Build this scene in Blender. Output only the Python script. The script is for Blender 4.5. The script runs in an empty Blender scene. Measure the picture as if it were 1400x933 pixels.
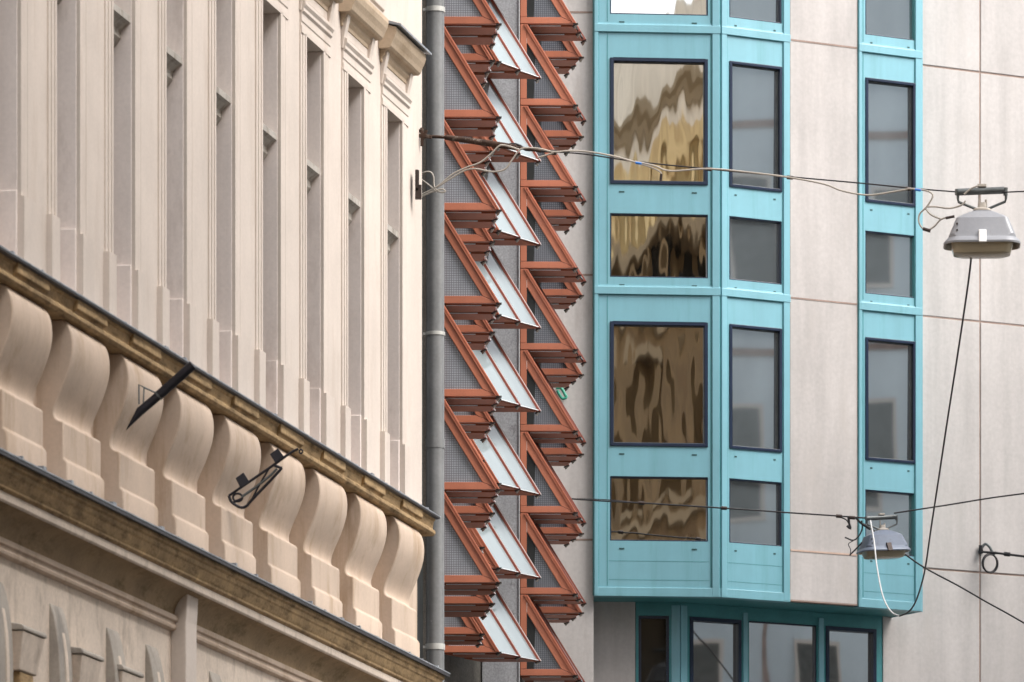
import bpy, bmesh, math, random
from mathutils import Vector as V
random.seed(7)
S = bpy.context.scene
COL = S.collection
F = 8000.0; HOR = 1815.0; EYE = 1.6

def px(x, y, D):
    return V(((x-700)/F*D, D, EYE+(HOR-y)/F*D))

# ------------------------------------------------------------------ materials
def new_mat(name):
    m = bpy.data.materials.new(name); m.use_nodes = True
    nt = m.node_tree; nt.nodes.clear()
    out = nt.nodes.new('ShaderNodeOutputMaterial')
    b = nt.nodes.new('ShaderNodeBsdfPrincipled')
    nt.links.new(b.outputs[0], out.inputs[0])
    return m, nt, b
def N(nt, t, **kw):
    n = nt.nodes.new(t)
    for k, v in kw.items():
        if hasattr(n, k): setattr(n, k, v)
    return n
def noise(nt, scale, detail=5, rough=.6, stretch=(1,1,1), rot=None):
    tc = N(nt, 'ShaderNodeTexCoord'); mp = N(nt, 'ShaderNodeMapping')
    mp.inputs['Scale'].default_value = stretch
    if rot: mp.inputs['Rotation'].default_value = rot
    n = N(nt, 'ShaderNodeTexNoise'); n.inputs['Scale'].default_value = scale
    n.inputs['Detail'].default_value = detail; n.inputs['Roughness'].default_value = rough
    nt.links.new(tc.outputs['Object'], mp.inputs[0]); nt.links.new(mp.outputs[0], n.inputs['Vector'])
    return n.outputs['Fac']
def ramp(nt, src, stops):
    r = N(nt, 'ShaderNodeValToRGB'); e = r.color_ramp.elements
    while len(e) < len(stops): e.new(.5)
    for el, (p, c) in zip(e, stops):
        el.position = p; el.color = (*c, 1) if len(c) == 3 else c
    nt.links.new(src, r.inputs[0]); return r.outputs[0]
def mix(nt, fac, a, b, mode='MIX'):
    m = N(nt, 'ShaderNodeMix'); m.data_type = 'RGBA'; m.blend_type = mode
    for sock, v in ((m.inputs[0], fac), (m.inputs[6], a), (m.inputs[7], b)):
        if hasattr(v, 'is_linked') or hasattr(v, 'links'): nt.links.new(v, sock)
        elif isinstance(v, (int, float)): sock.default_value = v
        else: sock.default_value = (*v, 1)
    return m.outputs[2]
def bump(nt, b, src, strength=.2, dist=.01):
    bp = N(nt, 'ShaderNodeBump'); bp.inputs['Strength'].default_value = strength; bp.inputs['Distance'].default_value = dist
    nt.links.new(src, bp.inputs['Height']); nt.links.new(bp.outputs[0], b.inputs['Normal'])
def surf(name, col, var=.15, scale=2.0, streak=.0, rough=.8, metal=0, fine=30, finevar=.08, bmp=.15, dirt=None, dirt_at=(.55,.75), dirt_scale=3., dirt_stretch=(1,1,.35), spec=.4, rnd=0):
    m, nt, b = new_mat(name)
    c0 = tuple(c*(1-var) for c in col); c1 = tuple(min(1, c*(1+var)) for c in col)
    c = ramp(nt, noise(nt, scale), [(.3, c0), (.7, c1)])
    f = noise(nt, fine, 4)
    g = ramp(nt, f, [(.3, (1-finevar,)*3), (.7, (1+finevar*.5,)*3)])
    c = mix(nt, 1.0, c, g, 'MULTIPLY')
    if streak:
        s = noise(nt, 4, 5, .6, (1, .4, .07))
        c = mix(nt, 1.0, c, ramp(nt, s, [(.35, (1-streak,)*3), (.6, (1,)*3)]), 'MULTIPLY')
    if dirt:
        d = noise(nt, dirt_scale, 7, .68, dirt_stretch)
        fac = ramp(nt, d, [(dirt_at[0], (0,0,0)), (dirt_at[1], (1,1,1))])
        c = mix(nt, fac, c, dirt)
    if rnd:
        oi = N(nt, 'ShaderNodeObjectInfo'); c = mix(nt, 1.0, c, ramp(nt, oi.outputs['Random'], [(0, (1-rnd,)*3), (1, (1+rnd,)*3)]), 'MULTIPLY')
    nt.links.new(c, b.inputs['Base Color'])
    b.inputs['Roughness'].default_value = rough; b.inputs['Metallic'].default_value = metal
    b.inputs['Specular IOR Level'].default_value = spec
    if bmp: bump(nt, b, f, bmp, .006)
    return m

M = {}
M['plaster'] = surf('cream_plaster', (.61,.535,.475), .06, 1.2, .07, .9, finevar=.05, dirt=(.47,.385,.32), dirt_at=(.55,.85), dirt_scale=2.2, dirt_stretch=(1.5,1.5,.3))
M['reveal'] = surf('brightened_reveal_plaster', (.79,.71,.67), .05, 1.2, .08, .9, finevar=.06, dirt=(.48,.40,.36), dirt_at=(.55,.85))  # missing recess light put into a paler colour than the wall plaster
M['parapet'] = surf('ochre_plaster', (.57,.45,.355), .08, 1.5, .1, .85, finevar=.06, dirt=(.34,.235,.145), dirt_at=(.5,.78), dirt_scale=3, dirt_stretch=(1.6,.8,.22))
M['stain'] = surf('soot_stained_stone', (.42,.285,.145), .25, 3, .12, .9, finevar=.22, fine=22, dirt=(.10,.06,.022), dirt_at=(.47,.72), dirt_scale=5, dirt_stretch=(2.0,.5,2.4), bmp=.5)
M['cove'] = surf('shaded_mouldy_cove', (.32,.225,.13), .2, 2, .0, .9, finevar=.16, dirt=(.10,.065,.02), dirt_at=(.5,.72), dirt_scale=3, dirt_stretch=(1,.5,1.6), bmp=.4)  # shade in the cove put into the dark brown; blotches are mould
M['lowwall'] = surf('weathered_render', (.69,.585,.49), .08, 2, .1, .9, finevar=.12, dirt=(.40,.33,.27), dirt_at=(.52,.75), dirt_scale=5, dirt_stretch=(1,1,.5))
M['relief'] = surf('grey_weathered_relief', (.40,.36,.315), .15, 2, .1, .9, finevar=.12, dirt=(.22,.20,.18), dirt_at=(.52,.7))
M['relief2'] = surf('grey_painted_transom', (.42,.39,.35), .15, 3, .0, .8, finevar=.1, dirt=(.2,.17,.14), dirt_at=(.5,.7), dirt_scale=8)
M['hood'] = surf('weathered_hood_stone', (.50,.39,.28), .1, 1.5, .0, .9, finevar=.1, dirt=(.27,.19,.11), dirt_at=(.5,.75), dirt_stretch=(1,.25,1))
M['flash'] = surf('dark_sheet_metal', (.085,.085,.09), .3, 6, 0, .45, .5, finevar=.2, dirt=(.35,.37,.4), dirt_at=(.55,.7), dirt_scale=8)
M['flashlight'] = surf('pale_sheet_metal', (.30,.32,.35), .3, 6, 0, .45, .4, finevar=.2, dirt=(.12,.13,.15), dirt_at=(.55,.7), dirt_scale=8)
M['red'] = surf('rust_red_painted_metal', (.50,.172,.098), .08, 2, .1, .45, 0, finevar=.06, fine=60, bmp=.05, rnd=.1, dirt=(.33,.125,.085), dirt_at=(.55,.8), dirt_scale=6)
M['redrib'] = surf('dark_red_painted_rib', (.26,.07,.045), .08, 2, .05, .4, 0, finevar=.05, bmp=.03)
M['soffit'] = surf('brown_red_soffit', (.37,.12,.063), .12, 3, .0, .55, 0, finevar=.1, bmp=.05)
M['strip'] = surf('white_trim_and_glint', (.75,.76,.78), .05, 3, 0, .4)
M['clip'] = surf('dark_clamp_metal', (.05,.035,.03), .3, 5, 0, .5, .4)
M['clipbright'] = surf('bright_bracket_metal', (.42,.38,.33), .25, 9, 0, .4, .6)
M['conc'] = surf('pale_render_panel', (.50,.468,.45), .08, .6, .14, .9, rnd=.035, fine=18, finevar=.07, dirt=(.44,.405,.38), dirt_at=(.55,.8), dirt_scale=2.5, dirt_stretch=(1,1,.2))
M['concdark'] = surf('grey_render_panel', (.60,.565,.545), .07, .7, .12, .9, fine=18, finevar=.08, dirt=(.38,.335,.31), dirt_at=(.55,.8), dirt_scale=2.5, dirt_stretch=(1,1,.2))
M['joint'] = surf('brown_joint_sealant', (.30,.22,.185), .2, 4, 0, .8)
M['jointlight'] = surf('peach_joint_sealant', (.52,.38,.31), .15, 4, 0, .8)
M['pier'] = surf('speckled_grey_concrete', (.44,.45,.475), .1, 2, .12, .85, fine=45, finevar=.3, dirt=(.19,.185,.19), dirt_at=(.6,.72), dirt_scale=9, dirt_stretch=(1,1,.6), bmp=.4)
M['shadeconc'] = surf('shade_dark_concrete', (.10,.092,.08), .3, 2, .3, .9, fine=40, finevar=.35, bmp=.5)  # shade under the red projections put into the dark concrete colour
M['pipe'] = surf('grey_painted_downpipe', (.225,.23,.232), .14, 3, .15, .45, .2, finevar=.1, dirt=(.42,.42,.40), dirt_at=(.66,.72), dirt_scale=9, dirt_stretch=(1,1,.5))
M['band'] = surf('pale_zinc_band', (.52,.52,.49), .15, 6, 0, .5, .3)
M['black'] = surf('black_joint_and_interior', (.018,.02,.02), .4, 4, .3, .6, dirt=(.06,.10,.10), dirt_at=(.62,.75), dirt_scale=3)
M['iron'] = surf('black_painted_iron', (.022,.02,.026), .3, 6, 0, .5, .3)
M['rust'] = surf('rusty_iron', (.055,.03,.02), .4, 12, 0, .8, .2, finevar=.3, dirt=(.30,.25,.21), dirt_at=(.55,.68), dirt_scale=14, dirt_stretch=(1,1,1))
M['teal'] = surf('teal_painted_panel', (.17,.41,.485), .06, 1.0, .09, .48, 0, spec=.9, finevar=.02, fine=12, bmp=.0, dirt=(.10,.30,.33), dirt_at=(.54,.82), dirt_scale=2.2, dirt_stretch=(2,2,.14))
M['tealdark'] = surf('teal_trim', (.07,.27,.29), .08, 2, .05, .45, 0, bmp=0)
M['tealshade'] = surf('dark_green_trim', (.028,.085,.085), .15, 2, .1, .5, 0, bmp=0)
M['seal'] = surf('navy_window_gasket', (.012,.022,.05), .2, 3, 0, .35, 0, bmp=0)
M['lampgrey'] = surf('grey_lamp_enamel', (.29,.30,.325), .05, 3, .06, .4, .1, finevar=.05, bmp=.03, dirt=(.25,.24,.24), dirt_at=(.64,.75), dirt_scale=12)
M['lampblue'] = surf('bluish_lamp_enamel', (.17,.20,.26), .08, 3, .1, .4, .1, finevar=.08, bmp=.03, dirt=(.12,.12,.13), dirt_at=(.62,.7), dirt_scale=14)
M['gal'] = surf('galvanised_steel', (.12,.13,.13), .25, 8, 0, .45, .5)
M['cablegrey'] = surf('pale_grey_cable', (.42,.385,.34), .12, 6, 0, .6, bmp=0)
M['cableblack'] = surf('black_cable', (.018,.016,.018), .2, 6, 0, .55, bmp=0)
M['cablewhite'] = surf('white_cable', (.75,.75,.74), .05, 6, 0, .5, bmp=0)
M['blue'] = surf('blue_terminal', (.03,.18,.6), .05, 6, 0, .4, bmp=0)
M['green'] = surf('green_plastic', (.05,.32,.22), .2, 6, 0, .5, bmp=0)
M['asphalt'] = surf('asphalt', (.05,.05,.052), .2, .5, 0, .9, fine=40, finevar=.3, bmp=.3)
M['paving'] = surf('paving', (.24,.225,.21), .15, .7, 0, .9, fine=20, finevar=.2)
M['kerb'] = surf('granite_kerb', (.3,.29,.28), .15, 2, 0, .85)
M['opp'] = surf('ochre_facade', (.25,.17,.08), .3, .6, .3, .85, finevar=.15, dirt=(.15,.09,.04), dirt_at=(.5,.75), dirt_scale=.8)
M['oppochre'] = surf('sunlit_yellow_attic', (.92,.72,.38), .12, .6, .3, .85, finevar=.15, dirt=(.45,.28,.1), dirt_at=(.5,.75), dirt_scale=.8)  # sunlight on the upper storey put into the bright yellow
M['oppcream'] = surf('sunlit_cream_gable', (.90,.84,.70), .1, .5, .2, .85, dirt=(.6,.5,.35), dirt_at=(.55,.75), dirt_scale=.6)  # sunlight on the top of the house put into this pale cream
M['oppwhite'] = surf('white_stone_trim', (.32,.25,.15), .1, 1, .1, .85)
M['frame'] = surf('white_window_frame', (.62,.60,.56), .05, 3, 0, .5)

def glass(name, base, rough, ior, wave=None, coat=0, refl=None, fine=0):
    """opaque-backed window pane: dark room behind a coated pane, mirror strength set by refl"""
    m, nt, b = new_mat(name)
    out = nt.nodes['Material Output'] if 'Material Output' in nt.nodes else [n for n in nt.nodes if n.type == 'OUTPUT_MATERIAL'][0]
    c = ramp(nt, noise(nt, 1.3, 3, .5, (1,1,.5)), [(.3, tuple(x*.75 for x in base)), (.7, tuple(x*1.25 for x in base))])
    nt.links.new(c, b.inputs['Base Color']); b.inputs['Roughness'].default_value = .6
    b.inputs['Specular IOR Level'].default_value = .0
    g = N(nt, 'ShaderNodeBsdfGlossy'); g.inputs['Roughness'].default_value = rough
    fr = N(nt, 'ShaderNodeFresnel'); fr.inputs['IOR'].default_value = ior
    ms = N(nt, 'ShaderNodeMixShader')
    if wave:
        sc, st, stretch = wave
        w = noise(nt, sc, 1.2, .35, stretch)
        bp = N(nt, 'ShaderNodeBump'); bp.inputs['Strength'].default_value = 1.0; bp.inputs['Distance'].default_value = st
        nt.links.new(w, bp.inputs['Height'])
        if fine:
            b2 = N(nt, 'ShaderNodeBump'); b2.inputs['Strength'].default_value = 1; b2.inputs['Distance'].default_value = fine
            nt.links.new(noise(nt, 2.6, 1.2, .4, (1.8,1.8,.45)), b2.inputs['Height']); nt.links.new(bp.outputs[0], b2.inputs['Normal']); bp = b2
        nt.links.new(bp.outputs[0], g.inputs['Normal'])
        nt.links.new(bp.outputs[0], fr.inputs['Normal'])
    if refl is not None: ms.inputs[0].default_value = refl
    else: nt.links.new(fr.outputs[0], ms.inputs[0])
    nt.links.new(b.outputs[0], ms.inputs[1]); nt.links.new(g.outputs[0], ms.inputs[2]); nt.links.new(ms.outputs[0], out.inputs[0])
    return m
M['glassL'] = glass('wavy_coated_pane', (.012,.010,.008), .02, 2.2, (.7, .0085, (1.6,1.6,.75)), refl=.85, fine=.0016)
M['glassM'] = glass('grey_coated_pane', (.13,.15,.16), .035, 1.9, (.9, .006, (1,1,.5)), refl=.6)
M['glassLow'] = glass('low_coated_pane', (.07,.065,.06), .03, 1.9, (1.2, .006, (1,1,.5)), refl=.75)
M['glassDark'] = glass('dark_pane', (.02,.02,.018), .02, 1.5, None, refl=.06)
M['slope'] = glass('pale_sloped_pane', (.22,.26,.27), .08, 1.5, (3, .001, (1,1,1)), refl=.22)

def wired(name, base, line, pitch=.025):
    m, nt, b = new_mat(name)
    tc = N(nt, 'ShaderNodeTexCoord'); sp = N(nt, 'ShaderNodeSeparateXYZ'); nt.links.new(tc.outputs['Object'], sp.inputs[0])
    facs = []
    for ax in (0, 2):
        md = N(nt, 'ShaderNodeMath'); md.operation = 'PINGPONG'; md.inputs[1].default_value = pitch/2
        nt.links.new(sp.outputs[ax], md.inputs[0])
        lt = N(nt, 'ShaderNodeMath'); lt.operation = 'LESS_THAN'; lt.inputs[1].default_value = pitch*.13
        nt.links.new(md.outputs[0], lt.inputs[0]); facs.append(lt.outputs[0])
    mx = N(nt, 'ShaderNodeMath'); mx.operation = 'MAXIMUM'
    nt.links.new(facs[0], mx.inputs[0]); nt.links.new(facs[1], mx.inputs[1])
    c = ramp(nt, noise(nt, 2.2, 4, .55, (1,1,1)), [(.3, tuple(x*.65 for x in base)), (.7, tuple(x*1.3 for x in base))])
    c = mix(nt, mx.outputs[0], c, line)
    nt.links.new(c, b.inputs['Base Color']); b.inputs['Roughness'].default_value = .22; b.inputs['Specular IOR Level'].default_value = .5
    bump(nt, b, mx.outputs[0], .3, .002)
    return m
M['wired'] = wired('wired_glass', (.31,.325,.355), (.15,.158,.18))
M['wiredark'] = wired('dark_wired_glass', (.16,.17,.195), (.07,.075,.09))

# ------------------------------------------------------------------ mesh helpers
class MB:
    def __init__(s): s.v = []; s.f = []
    def face_set(s, vs, fs):
        n = len(s.v); s.v += [tuple(p) for p in vs]; s.f += [tuple(i+n for i in f) for f in fs]; return s
    def hexa(s, p):
        return s.face_set(p, [(0,1,2,3),(7,6,5,4),(0,4,5,1),(1,5,6,2),(2,6,7,3),(3,7,4,0)])
    def prism(s, poly, vec):
        n = len(poly); vec = V(vec)
        vs = [V(p) for p in poly] + [V(p)+vec for p in poly]
        fs = [tuple(range(n)), tuple(range(2*n-1, n-1, -1))] + [(i, (i+1) % n, (i+1) % n+n, i+n) for i in range(n)]
        return s.face_set(vs, fs)
    def loft(s, rings, caps=True, closed=True):
        n = len(rings[0]); vs = [p for r in rings for p in r]; fs = []
        for k in range(len(rings)-1):
            for i in range(n if closed else n-1):
                j = (i+1) % n
                fs.append((k*n+i, k*n+j, (k+1)*n+j, (k+1)*n+i))
        if caps: fs += [tuple(range(n)), tuple((len(rings)-1)*n+i for i in range(n-1, -1, -1))]
        return s.face_set(vs, fs)
    def tube(s, pts, r, n=8, rs=None):
        pts = [V(p) for p in pts]; rings = []; up = None
        for i, p in enumerate(pts):
            d = (pts[min(i+1, len(pts)-1)] - pts[max(i-1, 0)])
            d = d.normalized() if d.length > 1e-9 else V((0,0,1))
            a = V((0,0,1)) if up is None else up
            if abs(a.dot(d)) > .98: a = V((1,0,0)) if abs(d.x) < .9 else V((0,1,0))
            e1 = (a - d*a.dot(d)).normalized(); e2 = d.cross(e1); up = e1
            rr = rs[i] if rs else r
            rings.append([p + (e1*math.cos(2*math.pi*k/n) + e2*math.sin(2*math.pi*k/n))*rr for k in range(n)])
        return s.loft(rings)
    def build(s, name, mat, parent=None, smooth=None, bevel=0):
        me = bpy.data.meshes.new(name)
        # centre the mesh's own origin for sane object coordinates: keep world coordinates
        me.from_pydata(s.v, [], s.f); me.update()
        bm = bmesh.new(); bm.from_mesh(me)
        bmesh.ops.remove_doubles(bm, verts=bm.verts, dist=1e-5)
        bmesh.ops.recalc_face_normals(bm, faces=bm.faces); bm.to_mesh(me); bm.free()
        mats = mat if isinstance(mat, list) else [mat]
        for m_ in mats: me.materials.append(m_)
        if smooth is not None:
            me.shade_smooth() if hasattr(me, 'shade_smooth') else None
            me.set_sharp_from_angle(angle=math.radians(smooth))
        o = bpy.data.objects.new(name, me); COL.objects.link(o)
        if parent: o.parent = parent
        if bevel:
            b = o.modifiers.new('edge', 'BEVEL'); b.width = bevel; b.segments = 2; b.limit_method = 'ANGLE'; b.angle_limit = math.radians(40)
        return o
def smoothpath(pts, n=6):
    pts = [V(p) for p in pts]; out = []
    for i in range(len(pts)-1):
        p0 = pts[max(i-1,0)]; p1 = pts[i]; p2 = pts[i+1]; p3 = pts[min(i+2, len(pts)-1)]
        for k in range(n):
            t = k/n
            out.append(.5*((2*p1) + (p2-p0)*t + (2*p0-5*p1+4*p2-p3)*t*t + (3*p1-p0-3*p2+p3)*t**3))
    out.append(pts[-1]); return out
def sag_noise(pts, amp):
    return [p + V((0, 0, random.uniform(-amp, amp))) for p in pts]
def tag(o, label=None, cat=None, group=None, kind=None):
    if label: o['label'] = label
    if cat: o['category'] = cat
    if group: o['group'] = group
    if kind: o['kind'] = kind
    return o
def thing(name, label, cat, group=None):
    o = bpy.data.objects.new(name, None); COL.objects.link(o); o.empty_display_size = .2
    return tag(o, label, cat, group)
class Plane:
    """vertical facade plane: u runs right along it, o outward to the viewer's side, h above the eye"""
    def __init__(s, O, ang):
        s.O = V(O); a = math.radians(ang); s.e = V((math.cos(a), math.sin(a))); s.n = V((math.sin(a), -math.cos(a)))
    def P(s, u, h, o=0):
        q = s.O + s.e*u + s.n*o; return V((q.x, q.y, EYE+h))
    def u_at(s, x, o=0):
        k = (x-700)/F; q = s.O + s.n*o
        return (k*q.y - q.x)/(s.e.x - k*s.e.y)
    def D(s, u, o=0): return (s.O + s.e*u + s.n*o).y
    def h_at(s, x, y, o=0): return (HOR-y)/F*s.D(s.u_at(x, o), o)
    def box(s, mb, u0, u1, h0, h1, o0, o1):
        return mb.hexa([s.P(u0,h0,o0), s.P(u1,h0,o0), s.P(u1,h0,o1), s.P(u0,h0,o1), s.P(u0,h1,o0), s.P(u1,h1,o0), s.P(u1,h1,o1), s.P(u0,h1,o1)])
    def sweep(s, mb, prof, u0, u1):
        """closed profile polygon [(o,h)] run along u"""
        n = len(prof)
        return mb.loft([[s.P(u, h, o) for o, h in prof] for u in (u0, u1)])
    def frame(s, mb, u0, u1, h0, h1, w, o0, o1, wb=None):
        wb = w if wb is None else wb
        s.box(mb, u0, u0+w, h0, h1, o0, o1); s.box(mb, u1-w, u1, h0, h1, o0, o1)
        s.box(mb, u0+w, u1-w, h0, h0+wb, o0, o1); s.box(mb, u0+w, u1-w, h1-w, h1, o0, o1); return mb
    def holed(s, mb, u0, u1, h0, h1, holes, o0, o1):
        """solid slab with rectangular openings"""
        us = sorted({u0, u1, *[x for q in holes for x in q[:2]]}); hs = sorted({h0, h1, *[x for q in holes for x in q[2:]]})
        us = [u for u in us if u0-1e-6 <= u <= u1+1e-6]; hs = [h for h in hs if h0-1e-6 <= h <= h1+1e-6]
        def solid(i, j):
            if not (0 <= i < len(us)-1 and 0 <= j < len(hs)-1): return False
            uc = (us[i]+us[i+1])/2; hc = (hs[j]+hs[j+1])/2
            return not any(a < uc < b and c < hc < d for a, b, c, d in holes)
        for i in range(len(us)-1):
            for j in range(len(hs)-1):
                if not solid(i, j): continue
                a, b, c, d = us[i], us[i+1], hs[j], hs[j+1]
                mb.face_set([s.P(a,c,o1), s.P(b,c,o1), s.P(b,d,o1), s.P(a,d,o1)], [(0,1,2,3)])
                mb.face_set([s.P(a,c,o0), s.P(b,c,o0), s.P(b,d,o0), s.P(a,d,o0)], [(3,2,1,0)])
                if not solid(i-1, j): mb.face_set([s.P(a,c,o0), s.P(a,c,o1), s.P(a,d,o1), s.P(a,d,o0)], [(0,1,2,3)])
                if not solid(i+1, j): mb.face_set([s.P(b,c,o0), s.P(b,c,o1), s.P(b,d,o1), s.P(b,d,o0)], [(3,2,1,0)])
                if not solid(i, j-1): mb.face_set([s.P(a,c,o0), s.P(b,c,o0), s.P(b,c,o1), s.P(a,c,o1)], [(0,1,2,3)])
                if not solid(i, j+1): mb.face_set([s.P(a,d,o0), s.P(b,d,o0), s.P(b,d,o1), s.P(a,d,o1)], [(3,2,1,0)])
        return mb

# ------------------------------------------------------------------ beige building (old facade at left)
ANG = math.degrees(math.atan2(8000, 1700))
B = Plane((-.85, 60.0), ANG)
PITCH = 1.65
S0, S1 = -23.0, -.33
bld = thing('apartment_building', 'cream plastered old apartment facade with bulging scroll parapets and tall recessed windows', 'building')
bays = range(0, 12)
SJ = lambda i: -1.31 - PITCH*i          # far jamb of bay i
OPEN = .66
HL, HW = 8.28, 12.1
holes = [(SJ(i)-OPEN, SJ(i), 8.30, HW) for i in bays]
mb = MB(); B.holed(mb, S0, S1, 8.22, 32.0, holes, -.42, 0); w_ = mb.build('wall', M['plaster'], bld)
mb = MB(); B.box(mb, S0, -.83, 6.6, 8.22, -.42, -.16); B.box(mb, -.83, S1, 6.6, 8.22, -.42, -.05); mb.build('parapet_wall', M['parapet'], bld)
mb = MB(); B.box(mb, S0, S1, -EYE, 6.2, -.42, -.09); mb.build('lower_wall', M['lowwall'], bld)
# body behind
mb = MB(); B.box(mb, S0, S1-.02, -EYE, 31.9, -12, -.5); mb.build('building_core', M['reveal'], bld)
for i in bays:
    a, b = SJ(i)-OPEN, SJ(i)
    # reveal lining at the far jamb, a hair proud of the wall's own jamb
    mb = MB(); B.box(mb, b-.004, b+.01, 8.9, HW-.004, -.36, -.006); B.box(mb, b-.03, b+.01, 8.3, 8.9, -.36, -.006)
    mb.build('jamb_lining', M['reveal'], bld, bevel=.006)
    # architrave: stepped strips both sides and head
    mb = MB()
    for (u0, u1, sgn) in ((b, b+.30, 1), (a, a-.20, -1)):
        d = u1-u0
        for f0, f1, o1 in ((0, .24, .024), (.24, .30, .012), (.30, .62, .019), (.62, .70, .009), (.70, 1, .014)):
            B.box(mb, min(u0+d*f0, u0+d*f1), max(u0+d*f0, u0+d*f1), 8.86, 12.12, -.0, o1)
        B.box(mb, min(u0-.0*sgn, u0+d*1.1), max(u0-.0*sgn, u0+d*1.1), 8.26, 8.86, 0, .05)
    prof = [(0,12.1),(.024,12.1),(.024,12.16),(.014,12.17),(.014,12.20),(.022,12.21),(.022,12.28),(.04,12.30),(.04,12.33),(.058,12.36),(.058,12.39),(0,12.43)]
    B.sweep(mb, prof, a-.19, b+.29)
    mb.build('architrave', M['plaster'], bld, bevel=.005)
    # window set deep in the recess
    mb = MB(); B.frame(mb, a, b-.03, 8.9, HW, .05, -.36, -.31); fr = mb.build('window_frame', M['frame'], bld)
    mb = MB(); B.box(mb, a+.05, b-.08, 8.95, HW-.05, -.345, -.33); mb.build('window_pane', M['glassDark'], fr)
    mb = MB(); B.sweep(mb, [(-.31,10.73),(-.15,10.73),(-.10,10.80),(-.10,10.86),(-.05,10.91),(-.015,10.93),(-.015,10.985),(-.31,11.0)], a, b-.004)
    mb.build('transom', M['relief2'], fr)
    # frieze panel, consoles, hood
    mb = MB(); B.box(mb, a-.12, b+.22, 12.43, 12.51, 0, .016)
    mb.build('frieze_panel', M['plaster'], bld, bevel=.004)
    for uc in (a-.16, b+.22):
        mb = MB(); B.sweep(mb, [(0,12.30),(.02,12.30),(.035,12.42),(.06,12.54),(.075,12.62),(0,12.62)], uc-.05, uc+.05); mb.build('hood_console', M['plaster'], bld, bevel=.005)
    mb = MB(); B.sweep(mb, [(0,12.51),(.025,12.51),(.025,12.55),(.05,12.58),(.05,12.61),(.085,12.63),(0,12.63)], a-.24, b+.30)
    B.sweep(mb, [(0,12.63),(.11,12.63),(.13,12.65),(.145,12.69),(.17,12.74),(.185,12.79),(.185,12.835),(0,12.89)], a-.30, b+.36)
    hd = mb.build('hood', M['hood'], bld, bevel=.006)
    if i % 2 == 0:
        mb = MB(); B.sweep(mb, [(0,12.895),(.235,12.84),(.235,12.86),(0,12.93)], a-.32, b+.40); mb.build('hood_flashing', M['flashlight'], hd)
    else:
        mb = MB(); B.box(mb, a-.30, b+.34, 12.836, 13.14, 0, .15); B.sweep(mb, [(.15,12.88),(.17,12.90),(.17,13.04),(.15,13.06)], a-.22, b+.26); mb.build('hood_attic', M['plaster'], hd, bevel=.006)
        mb = MB(); B.sweep(mb, [(0,13.145),(.17,13.145),(.20,13.20),(.225,13.26),(.225,13.30),(0,13.36)], a-.36, b+.42); mb.build('attic_cornice', M['hood'], hd, bevel=.006)
    # scroll bracket (bulged parapet piece)
    e = SJ(i)+.46; n_ = e-1.08
    prof = [(-.04,8.06),(.10,8.06)]
    ctrl = [(.065,8.06),(.112,8.005),(.138,7.93),(.145,7.83),(.132,7.73),(.102,7.63),(.062,7.53),(.02,7.44),(-.006,7.37),(-.014,7.32),(-.006,7.285),(.02,7.262),(.055,7.25)]
    ps = smoothpath([V((o,h,0)) for o,h in ctrl], 3)
    prof = [(-.212,8.06)] + [(p.x,p.y) for p in ps] + [(.068,7.235),(.068,6.95),(.085,6.935),(.098,6.91),(.098,6.70),(-.212,6.70)]
    mb = MB(); B.sweep(mb, prof, n_, e); bk = mb.build('scroll_bracket', M['parapet'], bld, smooth=32, bevel=.012)
    # moulding block over bracket
    mb = MB(); B.sweep(mb, [(-.03,8.245),(.158,8.245),(.158,8.16),(.13,8.15),(.12,8.10),(-.03,8.10)], n_+.10, e-.12)
    mb.build('moulding_block', M['stain'], bld, bevel=.008)
# upper ledge moulding
mb = MB(); B.sweep(mb, [(-.215,8.255),(.145,8.255),(.145,8.225),(.128,8.21),(.115,8.135),(.145,8.115),(.145,8.085),(.12,8.062),(-.215,8.062)], S0, -.34)
mb.build('ledge_moulding', M['stain'], bld, bevel=.006)
def seams(mb, ha, hb, o1):
    u = S0
    while u < -.5:
        w = random.choice((.03,.05,.09)); k = random.uniform(.3, 1)
        B.box(mb, u, u+w, ha, ha+(hb-ha)*k, .1, o1-random.uniform(.004,.03)); u += random.uniform(.5,.8)
mb = MB(); B.sweep(mb, [(-.02,8.30),(.19,8.268),(.19,8.258),(-.02,8.257)], S0, -.3); seams(mb, 8.262, 8.298, .188)
fl = mb.build('ledge_flashing', M['flashlight'], bld)
mb = MB(); B.sweep(mb, [(.15,8.2565),(.186,8.2565),(.186,8.243),(.15,8.235)], S0, -.31); mb.build('drip_edge', M['iron'], fl)
# lower cornice
corn = [(-.1,6.70),(.24,6.64),(.24,6.60),(.215,6.585),(.215,6.55),(.20,6.535),(.185,6.49),(.165,6.46),(.165,6.44),(.14,6.425),(-.1,6.425)]
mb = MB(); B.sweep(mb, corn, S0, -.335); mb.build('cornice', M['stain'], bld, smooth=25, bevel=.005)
mb = MB(); B.sweep(mb, [(-.1,6.424),(.14,6.424),(.14,6.36),(.125,6.345),(-.1,6.345)], S0, -.34); mb.build('cornice_fascia', M['lowwall'], bld, bevel=.006)
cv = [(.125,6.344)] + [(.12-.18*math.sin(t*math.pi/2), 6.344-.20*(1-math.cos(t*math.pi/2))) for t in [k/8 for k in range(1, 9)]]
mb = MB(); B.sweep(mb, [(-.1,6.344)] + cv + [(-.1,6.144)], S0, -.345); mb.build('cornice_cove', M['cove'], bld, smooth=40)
mb = MB(); B.sweep(mb, [(-.1,6.143),(-.03,6.143),(-.025,6.12),(-.03,6.10),(-.05,6.09),(-.05,6.07),(-.04,6.05),(-.045,6.03),(-.075,6.015),(-.1,6.015)], S0, -.345)
mb.build('lower_moulding', M['parapet'], bld, smooth=30)
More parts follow.
